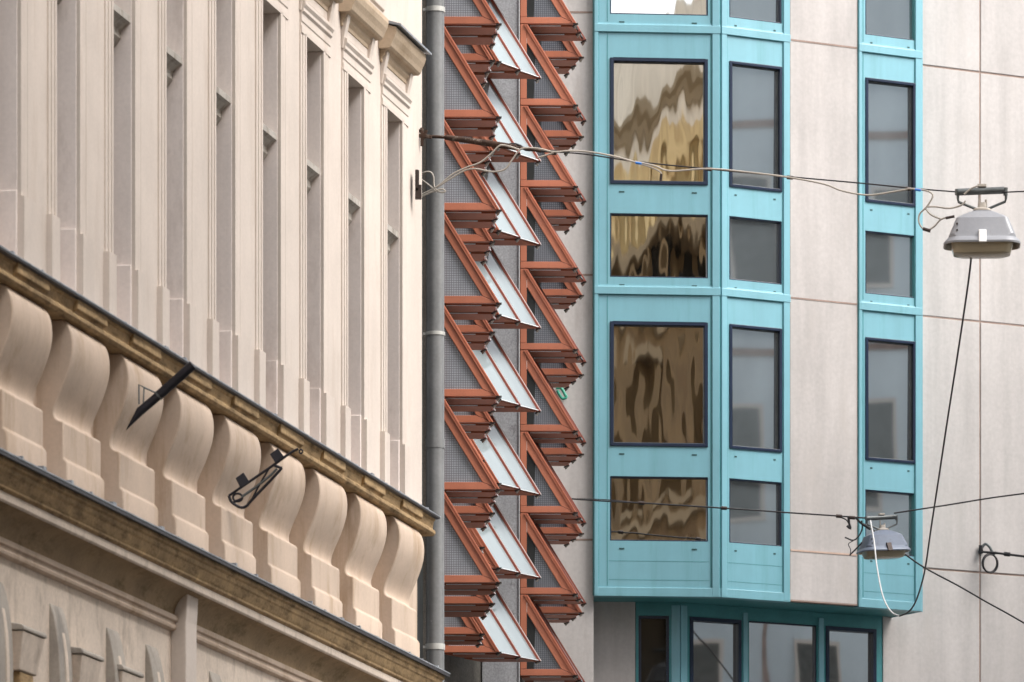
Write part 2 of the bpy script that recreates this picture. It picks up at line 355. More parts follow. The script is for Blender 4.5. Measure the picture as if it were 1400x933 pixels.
mb = MB(); B.sweep(mb, [(-.22,6.735),(.285,6.672),(.285,6.66),(-.22,6.705)], S0, -.28); seams(mb, 6.67, 6.71, .28); fl2 = mb.build('cornice_flashing', M['flashlight'], bld)
mb = MB(); B.sweep(mb, [(.18,6.658),(.28,6.658),(.28,6.63),(.18,6.645)], S0, -.29); mb.build('drip_edge', M['iron'], fl2)
# strip dividing the lower wall, then consoles and keystones below the cornice
u1 = B.u_at(270, .05); u0 = u1-.36
mb = MB(); B.sweep(mb, [(-.095,6.342),(.06,6.342),(.05,6.15),(.045,6.10),(.045,-EYE),(-.095,-EYE)], u0, u1); mb.build('lesene', M['plaster'], bld, bevel=.012)
for i in range(-3, 3):
    c = -11.5 + PITCH*i
    if u0-.5 < c < u1+.3: c = u0-.62
    prof = [(-.095,5.82),(-.08,5.80),(-.055,5.72),(-.03,5.60),(-.01,5.45),(.0,5.25),(.005,4.6),(-.095,4.6)]
    mb = MB(); B.sweep(mb, prof, c-.20, c+.16); mb.build('console', M['relief'], bld, smooth=50, bevel=.008)
    mb = MB(); B.sweep(mb, [(o+.012 if o > -.09 else o, h-.06) for o, h in prof[1:-1]] + [(-.095,4.6),(-.095,5.74)], c-.05, c+.03); mb.build('console_rib', M['lowwall'], bld, smooth=50, bevel=.004)
    k = c-1.02
    mb = MB()
    top = [B.P(k-.30,5.46,-.095), B.P(k+.30,5.46,-.095), B.P(k+.30,5.46,.03), B.P(k-.30,5.46,.03)]
    bot = [B.P(k-.24,5.16,-.095), B.P(k+.24,5.16,-.095), B.P(k+.24,5.16,-.02), B.P(k-.24,5.16,-.02)]
    mb.hexa([*bot, *top]); mb.build('keystone', M['lowwall'], bld, bevel=.01)
    mb = MB(); B.sweep(mb, [(-.095,5.465),(.04,5.465),(.04,5.49),(.02,5.51),(-.095,5.53)], k-.32, k+.32); mb.build('keystone_cap', M['relief'], bld, bevel=.008)
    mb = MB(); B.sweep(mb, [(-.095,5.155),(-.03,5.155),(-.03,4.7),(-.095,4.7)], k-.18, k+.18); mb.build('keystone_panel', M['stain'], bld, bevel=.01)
# dark joint board between the buildings
mb = MB(); B.box(mb, S1+.003, -.02, -EYE, 30, -.5, -.06); mb.build('joint_board', M['black'], bld)

# ------------------------------------------------------------------ drainpipe
pipe = thing('drainpipe', 'grey round drainpipe with pale clamp bands at the corner of the cream facade', 'drainpipe')
pc = V((-.79, 60.15))
mb = MB(); mb.tube([V((pc.x,pc.y,0)), V((pc.x,pc.y,24))], .094, 24); mb.build('pipe', M['pipe'], pipe, smooth=40)
for y, hh in ((14,.05), (457,.035), (885,.06)):
    z = px(594, y, 60.15).z
    mb = MB(); mb.tube([V((pc.x,pc.y,z-hh/2)), V((pc.x,pc.y,z+hh/2))], .102, 24)
    mb.hexa([V((pc.x-.22+dx, pc.y-.03+dy, z-.012+dz)) for dz in (0,.024) for dx,dy in ((0,0),(.16,0),(.16,.02),(0,.02))])
    mb.build('clamp_band', M['band'], pipe, smooth=40)
z = px(594, 607, 60.15).z
mb = MB(); mb.tube([V((pc.x,pc.y,z-.05)), V((pc.x,pc.y,z+.05))], .099, 24); mb.build('pipe_socket', M['pipe'], pipe, smooth=40)

# ------------------------------------------------------------------ red sawtooth building
redb = thing('office_building', 'grey concrete building with rust red sawtooth glazed projections stacked in two columns', 'building')
foot = [(-8,62.9),(-.86,62.9),(-.95,65.9),(-1.03,68.4),(-.86,69.4),(-.372,71.0),(-.37,71.0),(.083,71.0),(.083,71.75),(.09,71.9),(.18,73.6),(.0,74.7),(.0,78.3),(-8,78.3)]
mb = MB(); mb.prism([V((x,y,0)) for x,y in foot], (0,0,32)); mb.build('core', M['shadeconc'], redb)
mb = MB(); mb.prism([V((x,y,0)) for x,y in ((-.365,70.96),(.083,70.96),(.083,71.02),(-.365,71.02))], (0,0,32)); mb.build('pier', M['pier'], redb, bevel=.008)
mb = MB(); mb.hexa([V((x,y,z)) for z in (0,28) for x,y in ((.083,70.94),(.093,70.94),(.093,71.3),(.083,71.3))]); mb.build('pier_edge', M['strip'], redb)

def rib_poly(x, z0, dz=1.0, w=.05):
    sl = 1/1.63
    return [(x+.0, z0), (x-.985*sl, z0+.985), (x-.985*sl-w, z0+.985), (x-w, z0)]
def make_projection(st, wide=.695, dark=False):
    """one glazed projection at height zero; st = plan stations (X,D) of its front tip, near to far"""
    X0, D0 = st[0]; sl = 1/1.63
    def PZ(x, z, y): return V((x, y, z))
    root = MB()
    poly_beam = [(-wide,0),(-.012,0),(-.199,.077),(-wide,.077)]
    poly_hyp = [(-.004,.0),(-.190,.0772),(-.613,.765),(-.613,.99),(-.607,.99)]
    poly_post = [(-wide,.081),(-.617,.081),(-.617,.99),(-wide,.99)]
    for poly in (poly_beam, poly_hyp, poly_post):
        root.prism([PZ(X0+x, z, D0) for x, z in poly], (0,.07,0))
    o = root.build('glazed_projection', M['red'], redb, bevel=.004)
    # cover strips along the sloped edge
    mb = MB()
    for off, wd, pr in ((.012,.012,.010), (.036,.014,.016)):
        q = [(-off, 0.004), (-off-wd, .004), (-off-wd-.98*sl, .984), (-off-.98*sl, .984)]
        mb.prism([PZ(X0+x, z, D0-pr) for x, z in q], (0,.03,0))
    mb.build('edge_strip', M['red'], o)
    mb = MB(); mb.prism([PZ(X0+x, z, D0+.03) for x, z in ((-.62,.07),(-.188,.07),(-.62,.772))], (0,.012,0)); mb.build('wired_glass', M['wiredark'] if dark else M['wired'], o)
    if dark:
        mb = MB(); mb.prism([PZ(X0+x, z, D0+.016) for x, z in ((-.6165,.08),(-.53,.08),(-.51,.585),(-.6165,.755))], (0,.01,0)); mb.build('interior_shade_strip', M['black'], o)  # dark strip painting in the unlit interior behind the glass
    # ribs on every later station
    for j, (X, D) in enumerate(st):
        if j == 0: continue
        mb = MB(); q = [(0.014,-.004),(-.601,.999),(-.66,.999),(-.06,-.004)]
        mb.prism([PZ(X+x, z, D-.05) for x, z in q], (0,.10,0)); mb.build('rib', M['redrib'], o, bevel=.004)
        mb = MB(); e_ = .0135 if dark else .025; q = [(e_,-.002),(e_-.615,.999),(-.604,.999),(0.011,-.002)]
        mb.prism([PZ(X+x, z, D-.02) for x, z in q], (0,.03,0)); mb.build('rib_highlight', M['strip'], o)  # lit rib edge put in as a white strip
    # sloped panes
    for j in range(len(st)-1):
        (xa, da), (xb, db) = st[j], st[j+1]
        vs = []
        for x, d in ((xa, da+.035), (xb, db-.03)):
            vs.append([PZ(x-.018,.012,d), PZ(x-.618,.985,d), PZ(x-.634,.985,d), PZ(x-.034,.012,d)])
        mb = MB(); mb.loft(vs); mb.build('sloped_pane', M['slope'], o)
        # pale drip bar under the pane
        mb = MB(); vs = []
        for x, d in ((xa, da+.04), (xb, db-.03)):
            vs.append([PZ(x+.002,.0,d), PZ(x+.002,.008,d), PZ(x-.012,.008,d), PZ(x-.012,.0,d)])
        if not dark: mb.loft(vs); mb.build('drip_bar', M['strip'], o)
        # soffit under the projection, a slot left at its near edge
        mb = MB(); vs = []
        for t in (.16, 1.0):
            x = xa+(xb-xa)*t; d = (da+.07)+(db-da-.07)*t
            vs.append([PZ(x-.035,-.012,d), PZ(x-.035,.018,d), PZ(x-wide,.018,d), PZ(x-wide,-.012,d)])
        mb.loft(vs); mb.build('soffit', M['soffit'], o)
        mb = MB(); d = da+.07+(db-da-.07)*.08; x = xa+(xb-xa)*.08
        mb.hexa([PZ(x+dx, -.012+dz, d+dy) for dz in (0,.008) for dx,dy in ((-.58,-.012),(-.20,-.012),(-.20,.012),(-.58,.012))]); mb.build('slot_glint', M['strip'], o)  # white bar stands in for light glinting through the slot
    for j, (X, D) in enumerate(st):
        mb = MB()
        mb.hexa([PZ(X-.045+dx, -.008+dz, D+.03+dy) for dz in (0,.014) for dx,dy in ((0,-.03),(.06,-.03),(.06,.03),(0,.03))])
        mb.tube([PZ(X-.005,-.004,D+.01), PZ(X-.05,-.01,D+.10), PZ(X-.02,-.004,D+.24)], .009, 6)
        mb.build('clamp', M['clip'], o)
        mb = MB(); mb.tube([PZ(X-.005,-.005,D+.03), PZ(X-.03,-.012,D+.2)], .014, 6); mb.build('clamp_rod', M['clipbright'], o, smooth=60)
    # end frame at the far station
    X, D = st[-1]
    mb = MB()
    mb.prism([PZ(X+x, z, D-.02) for x, z in ((-wide,-.004),(-.05,-.004),(-.12,.075),(-wide,.075))], (0,.05,0))
    mb.build('end_beam', M['red'], o, bevel=.004)
    return o
def copy_tree(o, parent, dz):
    c = o.copy(); COL.objects.link(c); c.parent = parent; c.location = (o.location.x, o.location.y, dz)
    for ch in o.children:
        d = ch.copy(); COL.objects.link(d); d.parent = c
    return c
protos = [
    (make_projection([(-.126,62.84),(-.170,63.32),(-.200,63.82)]), 8),
    (make_projection([(-.200,64.66),(-.255,65.2),(-.300,65.8)]), 8),
    (make_projection([(-.329,67.5),(-.352,68.0),(-.375,68.5)]), 8),
    (make_projection([(-.139,69.34),(.0875,69.79),(.33,70.25)]), 8),
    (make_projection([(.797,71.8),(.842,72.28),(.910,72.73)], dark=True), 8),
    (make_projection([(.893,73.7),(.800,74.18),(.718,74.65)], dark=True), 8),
]
for o, k0 in protos:
    kids = list(o.children)
    for k in range(k0+1, 17):
        copy_tree(o, redb, EYE+k)
    o.location = (0, 0, EYE+k0)

# ------------------------------------------------------------------ teal and concrete building
teal = thing('corner_building', 'pale rendered corner building with a turquoise panelled oriel of tinted windows', 'building')
C0 = V((2.78, 78.0))
L = Plane(C0, 5.0)              # oriel face towards the viewer (u<0)
R = Plane(C0, 29.0)             # oriel face along the right-hand street (u>0)
SB = .78
Rw = Plane(C0 - R.n*SB + R.e*0, 29.0)     # wall plane behind the oriel
Lw = Plane((1.09, 77.95), 3.0)
HT = 19.5
uL = L.u_at(812)
u10, u11, u12 = R.u_at(1080), R.u_at(1173), R.u_at(1260)
HB = 9.75
# ---- oriel panels
def rows(): return [(15.22,16.90), (13.98,14.83), (11.73,13.39), (10.47,11.33), (17.48,18.33)]
big = {0, 2}
def face_panels(Pl, u0, u1, wa, wb, name):
    holes = [(wa, wb, a, b) for a, b in rows()]
    mb = MB(); Pl.holed(mb, u0, u1, HB, HT, holes, -.12, 0)
    o = mb.build(name, M['teal'], teal)
    return o
lw0, lw1 = L.u_at(834), L.u_at(968)
oL = face_panels(L, uL, -.001, lw0, lw1, 'oriel_panel')
a1, b1 = R.u_at(997), R.u_at(1069)
oM = face_panels(R, .001, u10, a1, b1, 'oriel_panel')
a2, b2 = R.u_at(1183), R.u_at(1251.5)
oN = face_panels(R, u11, u12, a2, b2, 'oriel_panel')
def window(Pl, a, b, h0, h1, framed, gl, wf=.043):
    mb = MB()
    if framed: Pl.frame(mb, a+.002, b-.002, h0+.002, h1-.002, wf, -.10, .018)
    else: Pl.frame(mb, a+.002, b-.002, h0+.002, h1-.002, .014, -.10, -.006)
    f = mb.build('window', M['seal'], teal, bevel=.004)
    i = wf if framed else .014
    j = [random.uniform(-.007, .007) for _ in range(4)]
    mb = MB(); mb.hexa([Pl.P(a+i,h0+i,-.085), Pl.P(b-i,h0+i,-.085), Pl.P(b-i,h0+i,-.06+j[0]), Pl.P(a+i,h0+i,-.06+j[1]), Pl.P(a+i,h1-i,-.085), Pl.P(b-i,h1-i,-.085), Pl.P(b-i,h1-i,-.06+j[2]), Pl.P(a+i,h1-i,-.06+j[1]+j[2]-j[0])])
    p = mb.build('pane', gl, f)
    if framed:
        mb = MB(); Pl.frame(mb, a+i+.001, b-i-.001, h0+i+.001, h1-i-.001, .012, -.06, -.03); mb.build('glazing_bead', M['gal'], f)
    # small vent slots in the sill panel under the window
    for t in (.12, .86):
        mb = MB(); u = a+(b-a)*t; Pl.box(mb, u-.035*(1 if gl is M['glassL'] else .5), u+.035*(1 if gl is M['glassL'] else .5), h0-.115, h0-.095, -.01, .004)
        mb.build('drain_slot', M['tealshade'], f)
    return f
for k, (h0, h1) in enumerate(rows()):
    window(L, lw0, lw1, h0, h1, k in big, M['glassL'])
    window(R, a1, b1, h0, h1, k in big, M['glassM'], .036)
    window(R, a2, b2, h0, h1, k in big, M['glassM'], .036)
# ---- horizontal bands and vertical trims
def trims(Pl, u0, u1, wa, wb, post):
    for hb in (13.80, 17.29):
        mb = MB(); Pl.sweep(mb, [(-.02,hb-.05),(.028,hb-.05),(.028,hb+.05),(.012,hb+.055),(.012,hb+.07),(-.02,hb+.07)], u0+.004, u1-.004); mb.build('band', M['teal'], teal, bevel=.004)
    mb = MB(); Pl.box(mb, u0+.002, u1-.002, HB-.02, HB+.10, -.13, .02); mb.build('base_band', M['teal'], teal, bevel=.006)
    mb = MB()
    for hb in (13.80, 17.29): Pl.box(mb, u0+.004, u1-.004, hb-.062, hb-.05, -.02, .006)
    for hb in (10.20, 9.95): Pl.box(mb, wa-.02, wb+.02, hb, hb+.005, -.02, .002)
    for u in (wa-.035, wb+.035):
        for h0, h1 in ((HB+.12, 13.73), (13.89, 17.22), (17.38, HT)): Pl.box(mb, u-.005, u+.005, h0, h1, -.02, .003)
    mb.build('panel_groove', M['tealdark'], teal)
    for u, wd in post:
        mb = MB(); Pl.box(mb, u-wd/2, u+wd/2, HB-.01, HT, -.1, .022); mb.build('corner_post', M['teal'], teal, bevel=.008)
        mb = MB(); 
        for s_ in (-1, 1): Pl.box(mb, u+s_*(wd/2+.006)-.004, u+s_*(wd/2+.006)+.004, HB, HT, -.1, .004)
        mb.build('post_joint', M['tealdark'], teal)
trims(L, uL, -.001, lw0, lw1, [(uL+.03,.056), (-.065,.10)])
trims(R, .001, u10, a1, b1, [(.05,.085), (u10-.06,.10)])
trims(R, u11, u12, a2, b2, [(u11+.03,.05), (u12-.06,.10)])
# ---- concrete infill panel between the two turquoise window strips
mb = MB(); R.box(mb, u10+.012, u11-.012, HB+.02, HT, -.12, -.004); mb.build('infill_panel', M['conc'], teal)
mb = MB()
for x in (u10+.006, u11-.006): R.box(mb, x-.005, x+.005, HB, HT, -.1, -.002)
for y in (41,): R.box(mb, u10+.012, u11-.012, 17.27, 17.295, -.1, 0)
R.box(mb, u10+.012, u11-.012, 13.81, 13.833, -.1, 0)
R.box(mb, u10+.012, u11-.012, HB-.0, HB+.02, -.12, .0)
mb.build('infill_joint', M['joint'], teal)
mb = MB(); R.box(mb, u10+.014, u11-.014, 10.42, 10.445, -.1, 0.002); mb.build('infill_ledge', M['jointlight'], teal)
# ---- oriel bulk and underside
p = lambda Pl, u, o=0: V((Pl.P(u,0,o).x, Pl.P(u,0,o).y))
Rend = p(R, u12, 0)
poly = [p(L,uL+.01,-.125), p(L,-.02,-.125), p(R,.05,-.125), p(R,u12-.01,-.125), p(R,u12-.01,-SB-.3), p(R,.2,-SB-.3), p(L,uL+.01,-.9)]
mb = MB(); mb.prism([V((q.x,q.y,EYE+HB+.004)) for q in poly], (0,0,HT-HB-.01)); mb.build('oriel_body', M['concdark'], teal)
poly = [p(L,uL+.003,-.132), p(L,-.02,-.132), p(R,.05,-.132), p(R,u12-.003,-.132), p(R,u12-.003,-SB-.3), p(R,.2,-SB-.3), p(L,uL+.003,-.9)]
mb = MB(); mb.prism([V((q.x,q.y,EYE+HB-.01)) for q in poly], (0,0,.012)); mb.build('oriel_soffit', M['tealdark'], teal)
# right-hand return of the oriel
mb = MB(); R.box(mb, u12+.001, u12+.02, HB-.02, HT, -SB-.02, -.002); mb.build('oriel_return', M['teal'], teal)
# ---- main wall to the right, with joints
uw0 = Rw.u_at(1207.5)
mb = MB(); Rw.box(mb, uw0, 14, -EYE, HT, -.4, -.009); mb.build('wall', M['joint'], teal)
useam = [uw0, Rw.u_at(1340), Rw.u_at(1340)+2.3, Rw.u_at(1340)+5.6, 14]
hseam = [-EYE, Rw.h_at(1340,783)-3.45, Rw.h_at(1340,783), Rw.h_at(1340,440), Rw.h_at(1340,99), HT]
for a, b in zip(useam, useam[1:]):
    for c, d in zip(hseam, hseam[1:]):
        mb = MB(); Rw.box(mb, a+(.0 if a == uw0 else .013), b-.013, c+.014, d-.014, -.2, random.uniform(-.003,.003)); mb.build('wall_panel', M['conc'], teal, bevel=.005)
# ---- wall to the left of the oriel
ul0, ul1 = Lw.u_at(640), Lw.u_at(811.5)
mb = MB(); Lw.box(mb, Lw.u_at(640), ul1, -EYE, HT, -1.2, 0); mb.build('wall', M['concdark'], teal)
Lr = Plane((2.26, 78.6), 3.0)
mb = MB(); Lr.box(mb, Lr.u_at(805), Lr.u_at(868.5), -EYE, HB, -.4, 0); mb.build('recess_wall', M['conc'], teal)
mb = MB()
for y in (17, 376, 738):
    h = Lw.h_at(790, y); Lw.box(mb, ul0, ul1-.003, h-.013, h+.013, -.02, .004)
mb.build('wall_joint', M['joint'], teal)
# ---- glazing below the oriel
Lg = Plane((2.26, 78.62), 3.0); Rg = Plane((2.26, 78.62), 29.0)
g0 = Lg.u_at(869)
gh0, gh1 = 6.0, HB-.012
lows = [(Lg.u_at(873), Lg.u_at(915), 'd')]
mb = MB(); Lg.holed(mb, g0, -.001, 5.9, gh1, [(lows[0][0], lows[0][1], gh0, 9.56)], -.12, 0.0); mb.build('lower_frame', M['tealdark'], teal, bevel=.004)
f = MB(); Lg.frame(f, lows[0][0]+.002, lows[0][1]-.002, gh0, 9.558, .035, -.1, -.02); f = f.build('window', M['seal'], teal)
mb = MB(); Lg.box(mb, lows[0][0]+.03, lows[0][1]-.03, gh0+.03, 9.53, -.07, -.06); mb.build('pane', M['glassDark'], f)
gw = [(943,1013.5,True), (1024,1117,False), (1129,1198,True)]
ge = Rg.u_at(1207)
hl = [(Rg.u_at(a), Rg.u_at(b), gh0, 9.56) for a, b, t in gw]
mb = MB(); Rg.holed(mb, .001, ge, 5.9, gh1, hl, -.12, 0.0); mb.build('lower_frame', M['tealdark'], teal, bevel=.004)
mb = MB(); Rg.box(mb, .0, .1, 5.9, 9.70, -.1, .02); Rg.box(mb, Rg.u_at(1018)-.03, Rg.u_at(1018)+.04, 5.9, 9.66, -.1, .02); Rg.box(mb, Rg.u_at(1122)-.04, Rg.u_at(1122)+.04, 5.9, 9.66, -.1, .02)
Lg.box(mb, -.12, -.003, 5.9, 9.70, -.1, .015); mb.build('mullion', M['teal'], teal, bevel=.006)
for (a, b, t), (ua, ub, h0, h1) in zip(gw, hl):
    f = MB(); Rg.frame(f, ua+.002, ub-.002, h0, h1-.002, .05 if t else .012, -.1, .012 if t else -.02); f = f.build('window', M['seal'], teal)
    i = .05 if t else .012
    mb = MB(); Rg.box(mb, ua+i, ub-i, h0+i, h1-i, -.07, -.06); mb.build('pane', M['glassLow'], f)
mb = MB(); Rg.box(mb, 0, 4, 5.8, 5.9, -.4, 0); Rg.box(mb, 0, ge, -EYE, 5.8, -.4, -.002); mb.build('base_wall', M['conc'], teal)
poly = [(q.x, q.y) for q in (p(Lg,g0,-.13), p(Lg,-.03,-.13), p(Rg,.06,-.13), p(Rg,ge-.01,-.13), p(Rg,ge-.01,-3), p(Lg,g0,-3))]
mb = MB(); mb.prism([V((x,y,EYE+5.9)) for x,y in poly], (0,0,3.8)); mb.build('lower_core', M['glassDark'], teal)
# bulk of the building
mb = MB(); mb.prism([V((x,y,0)) for x,y in ((-.4,79.1),(2.4,79.3),(3.0,79.7),(15.2,86.6),(15.2,100),(-.4,100))], (0,0,HT-.2)); mb.build('building_core', M['concdark'], teal)

# ------------------------------------------------------------------ suspended street lamps
def wireD(x, base=60.0):
    return base - .2125*((x-700)/F*59+.9)
def rrect(cx, cy, z, hw, hd, r, n=5):
    pts = []
    for (sx, sy, a0) in ((1,1,0), (-1,1,90), (-1,-1,180), (1,-1,270)):
        for k in range(n+1):
            a = math.radians(a0+90*k/n)
            pts.append(V((cx+sx*(hw-r)+math.cos(a)*r, cy+sy*(hd-r)+math.sin(a)*r, z)))
    return pts
def lamp(name, label, P0, sc, mat, rot, latchmat, group):
    """street lamp hung at its rim-centre P0; scaled by sc, turned by rot about the vertical"""
    o = thing(name, label, 'street lamp', group); o.location = P0; o.rotation_euler = (0, 0, rot); o.scale = (sc,)*3
    rings = [rrect(0,0,z,w,d,r) for z,w,d,r in ((-.03,.385,.26,.16),(-.012,.388,.263,.16),(.012,.372,.25,.15),(.035,.345,.225,.12),(.065,.332,.212,.07),(.235,.262,.165,.05),(.268,.215,.13,.05),(.305,.14,.09,.05),(.325,.085,.075,.07))]
    inner = [rrect(0,0,z,w,d,r) for z,w,d,r in ((-.03,.372,.247,.15),(.02,.34,.22,.12),(.03,.25,.16,.1))]
    mb = MB(); mb.loft(rings, caps=False); mb.face_set(rings[-1], [tuple(range(len(rings[-1])))]); mb.build('hood', mat, o, smooth=22)
    mb = MB(); mb.loft([rings[0], *inner], caps=False); mb.face_set(inner[-1], [tuple(range(len(inner[-1])))]); mb.build('reflector', M['lampin'], o, smooth=40)
    bowl = [rrect(0,0,z,w,d,r) for z,w,d,r in ((.0,.315,.20,.11),(-.07,.30,.19,.10),(-.115,.285,.175,.10),(-.13,.24,.14,.09))]
    mb = MB(); mb.loft(bowl, caps=False); mb.face_set(bowl[-1], [tuple(range(len(bowl[-1])))]); mb.build('glass_bowl', M['bowl'], o, smooth=35)
    mb = MB(); mb.loft([rrect(0,0,z,w,w*.9,w*.6) for z,w in ((.325,.09),(.345,.085),(.36,.045),(.41,.04))]); mb.tube([V((.04,0,.36)), V((.04,0,.44))], .012, 6); mb.tube([V((-.03,0,.40)), V((-.03,0,.52))], .008, 6); mb.build('cap', M['cablegrey'], o, smooth=35)
    mb = MB()
    for s in (-1, 1): mb.tube([V((s*.055,0,.345)), V((s*.235,0,.42)), V((s*.242,0,.46)), V((s*.242,0,.535))], .014, 8)
    mb.build('yoke', M['gal'], o, smooth=40)
    mb = MB(); mb.tube([V((-.245,0,.52)), V((.225,0,.535))], .036, 14); mb.tube([V((-.25,0,.49)), V((-.25,0,.55))], .022, 8); mb.tube([V((.238,0,.48)), V((.238,0,.56))], .022, 8); mb.build('carrier_bar', M['gal'], o, smooth=40)
    mb = MB(); mb.hexa([V((-.045+dx, dy, .568+dz)) for dz in (0,.03) for dx,dy in ((0,-.03),(.09,-.03),(.09,.03),(0,.03))]); mb.build('wire_clamp', M['cablegrey'], o, bevel=.004)
    mb = MB()
    zz = [(.012,-.258),(.15,-.206)]
    mb.hexa([V((dx, y0, z0)) for z0, y in ((-.035,-.272),(.10,-.213)) for dx, y0 in ((-.038,y-.02),(.038,y-.02),(.038,y+.02),(-.038,y+.02))]); mb.build('latch', latchmat, o, bevel=.006)
    mb = MB()
    for dz in (.10, .165): mb.tube([V((-.255,-.19+dz*.1,dz)), V((-.255,-.225+dz*.1,dz))], .010, 8)
    mb.build('screw', M['clip'], o)
    return o
M['lampin'] = surf('tan_reflector', (.26,.22,.16), .2, 5, 0, .35, .3)
m, nt, b = new_mat('lamp_glass'); b.inputs['Base Color'].default_value = (.52,.45,.32,1); b.inputs['Roughness'].default_value = .12
b.inputs['Transmission Weight'].default_value = .35; b.inputs['IOR'].default_value = 1.3; M['bowl'] = m
D1 = wireD(1343)
L1 = px(1342.5, 333, D1)
k1 = 105/F*D1/.776
lamp('street_lamp', 'large grey hanging lamp with white latch on the upper wire, before bare pale wall', L1, k1, M['lampgrey'], math.radians(-3), M['cablewhite'], 'lamps hung over the street')
D2 = 76.6
L2 = px(1208, 753, D2); k2 = 71/F*D2/.776
l2 = lamp('street_lamp', 'smaller bluish grey hanging lamp on the lower wire, in front of a turquoise panel', L2, k2, M['lampblue'], math.radians(18), M['clip'], 'lamps hung over the street'); l2.scale.z *= .93; l2.rotation_euler.y = -.06

def cable(name, label, cat, paths, mat, r, parts=None):
    mb = MB()
    for pth in paths: mb.tube(smoothpath(pth, 5), r, 7)
    o = mb.build(name, mat, None, smooth=60); return tag(o, label, cat)
def w1(pts, base=60.0): return [px(x, y, wireD(x, base)) for x, y in pts]
# upper span wire with its rusty anchor rod
sw = thing('span_wire', 'upper span wire with rusty anchor rod, crossing from the cream facade to the big lamp', 'wire')
mb = MB(); mb.tube(w1([(583,186.5),(609,188)]), .017, 8); mb.tube(w1([(609,188),(660,195),(706,202)]), .03, 10, rs=[.027,.033,.030]); mb.tube(w1([(704,201),(740,207)]), .016, 8)
mb.build('anchor_rod', M['rust'], sw, smooth=50)
h1 = lambda p: w1(p, 59.55)
mb = MB(); mb.tube(h1([(577,175),(577,200)]), .018, 6); mb.tube(h1([(567,185.5),(590,187.5)]), .02, 6); mb.tube(h1([(571,177),(583,186)]), .014, 6); mb.tube(h1([(583,178),(579,190)]), .018, 6); mb.build('anchor_hook', M['rust'], sw, smooth=50)
mb = MB(); mb.tube(smoothpath(w1([(690,199),(702,197),(712,200),(718,205),(730,206),(757,208)]),4), .012, 7); mb.tube(smoothpath(w1([(757,208),(800,211),(868,221),(965,231),(1080,242),(1180,251),(1250,258),(1313,263)]),4), .0075, 7)
mb.tube(smoothpath(w1([(1376,263),(1400,262),(1700,250),(2160,225)]),4), .0075, 7); mb.build('wire', M['cableblack'], sw, smooth=60)
mb = MB()
for x, y, rr in ((757,208.5,.028),(969,231.5,.02),(1080,243,.02),(1242,258.5,.02)): mb.tube(w1([(x-4,y-.4),(x+4,y+.4)]), rr, 8)
mb.build('wire_clamp', M['clip'], sw, smooth=50)
# pale supply cables
D_ = lambda base: (lambda pts: w1(pts, base))
sup = thing('supply_cable', 'pale grey supply cables looping from the wall box along the upper wire', 'cable')
mb = MB()
A1 = [(573,268),(598,255),(618,239),(636,230),(657,222),(673,209),(684,199),(698,201),(710,205)]
A2 = [(571,269),(594,258),(612,247),(634,234),(650,231),(672,235),(690,232),(700,219),(711,205),(722,202.5),(740,204),(757,208),(780,206.5),(806,208),(840,214),(868,222)]
A3 = [(571,240),(585,235),(592,240),(594,256),(602,263),(609,262),(604,259),(590,263),(575,270)]
A4 = [(572,243),(582,250),(592,258),(597,263)]
A5 = [(735,216),(748,212),(757,209)]
A6 = [(868,222),(890,229),(903,236),(904,246)]
A7 = [(868,221),(895,227),(917,234),(969,231),(1025,236),(1080,243),(1127,252),(1151,261),(1186,267),(1218,263),(1241,259)]
A8 = [(1241,258),(1262,260),(1273,264),(1275,270),(1267,283),(1258,292),(1256,302),(1260,311),(1267,315),(1277,310),(1287,300),(1300,297)]
A9 = [(1267,283),(1280,283),(1298,285),(1314,281),(1320,275)]
A10 = [(1265,285),(1273,294),(1287,300)]
A11 = [(1318,266),(1328,258),(1338,254)]
for a in (A1, A2, A3, A4, A5, A6, A7, A8, A9, A10, A11): mb.tube(smoothpath(w1(a, 59.93), 5), .0092, 7)
mb.build('cable', M['cablegrey'], sup, smooth=60)
for x, y in ((873,223.5),(1255,260)):
    mb = MB(); mb.tube(w1([(x-4,y-.6),(x+4,y+.6)], 59.9), .0125, 8); mb.build('blue_terminal', M['blue'], sup)
mb = MB(); mb.tube(w1([(1262,313),(1272,316)], 59.9), .018, 8); mb.tube(w1([(904,238),(903,248)], 59.9), .014, 7); mb.tube(w1([(1293,298.5),(1305,296)], 59.9), .014, 7); mb.build('cable_joint', M['clip'], sup)
# junction box
jb = thing('junction_box', 'weathered grey junction box on the edge of the cream facade', 'box')
q = px(569, 247, 59.2)
mb = MB(); mb.hexa([V((q.x+dx,q.y+dy,q.z+dz)) for dz in (-.12,.10) for dx,dy in ((-.01,-.05),(.03,-.05),(.03,.05),(-.01,.05))]); mb.build('case', M['clip'], jb, bevel=.008)
mb = MB(); mb.hexa([V((q.x+.03+dx,q.y+dy,q.z+dz)) for dz in (-.19,-.05) for dx,dy in ((-.04,-.05),(.025,-.05),(.025,.03),(-.04,.03))]); mb.hexa([V((q.x+dx,q.y-.052+dy,q.z+dz)) for dz in (-.09,.10) for dx,dy in ((-.008,-.01),(.02,-.01),(.02,0),(-.008,0))]); mb.build('terminal_block', M['clip'], jb, bevel=.006)
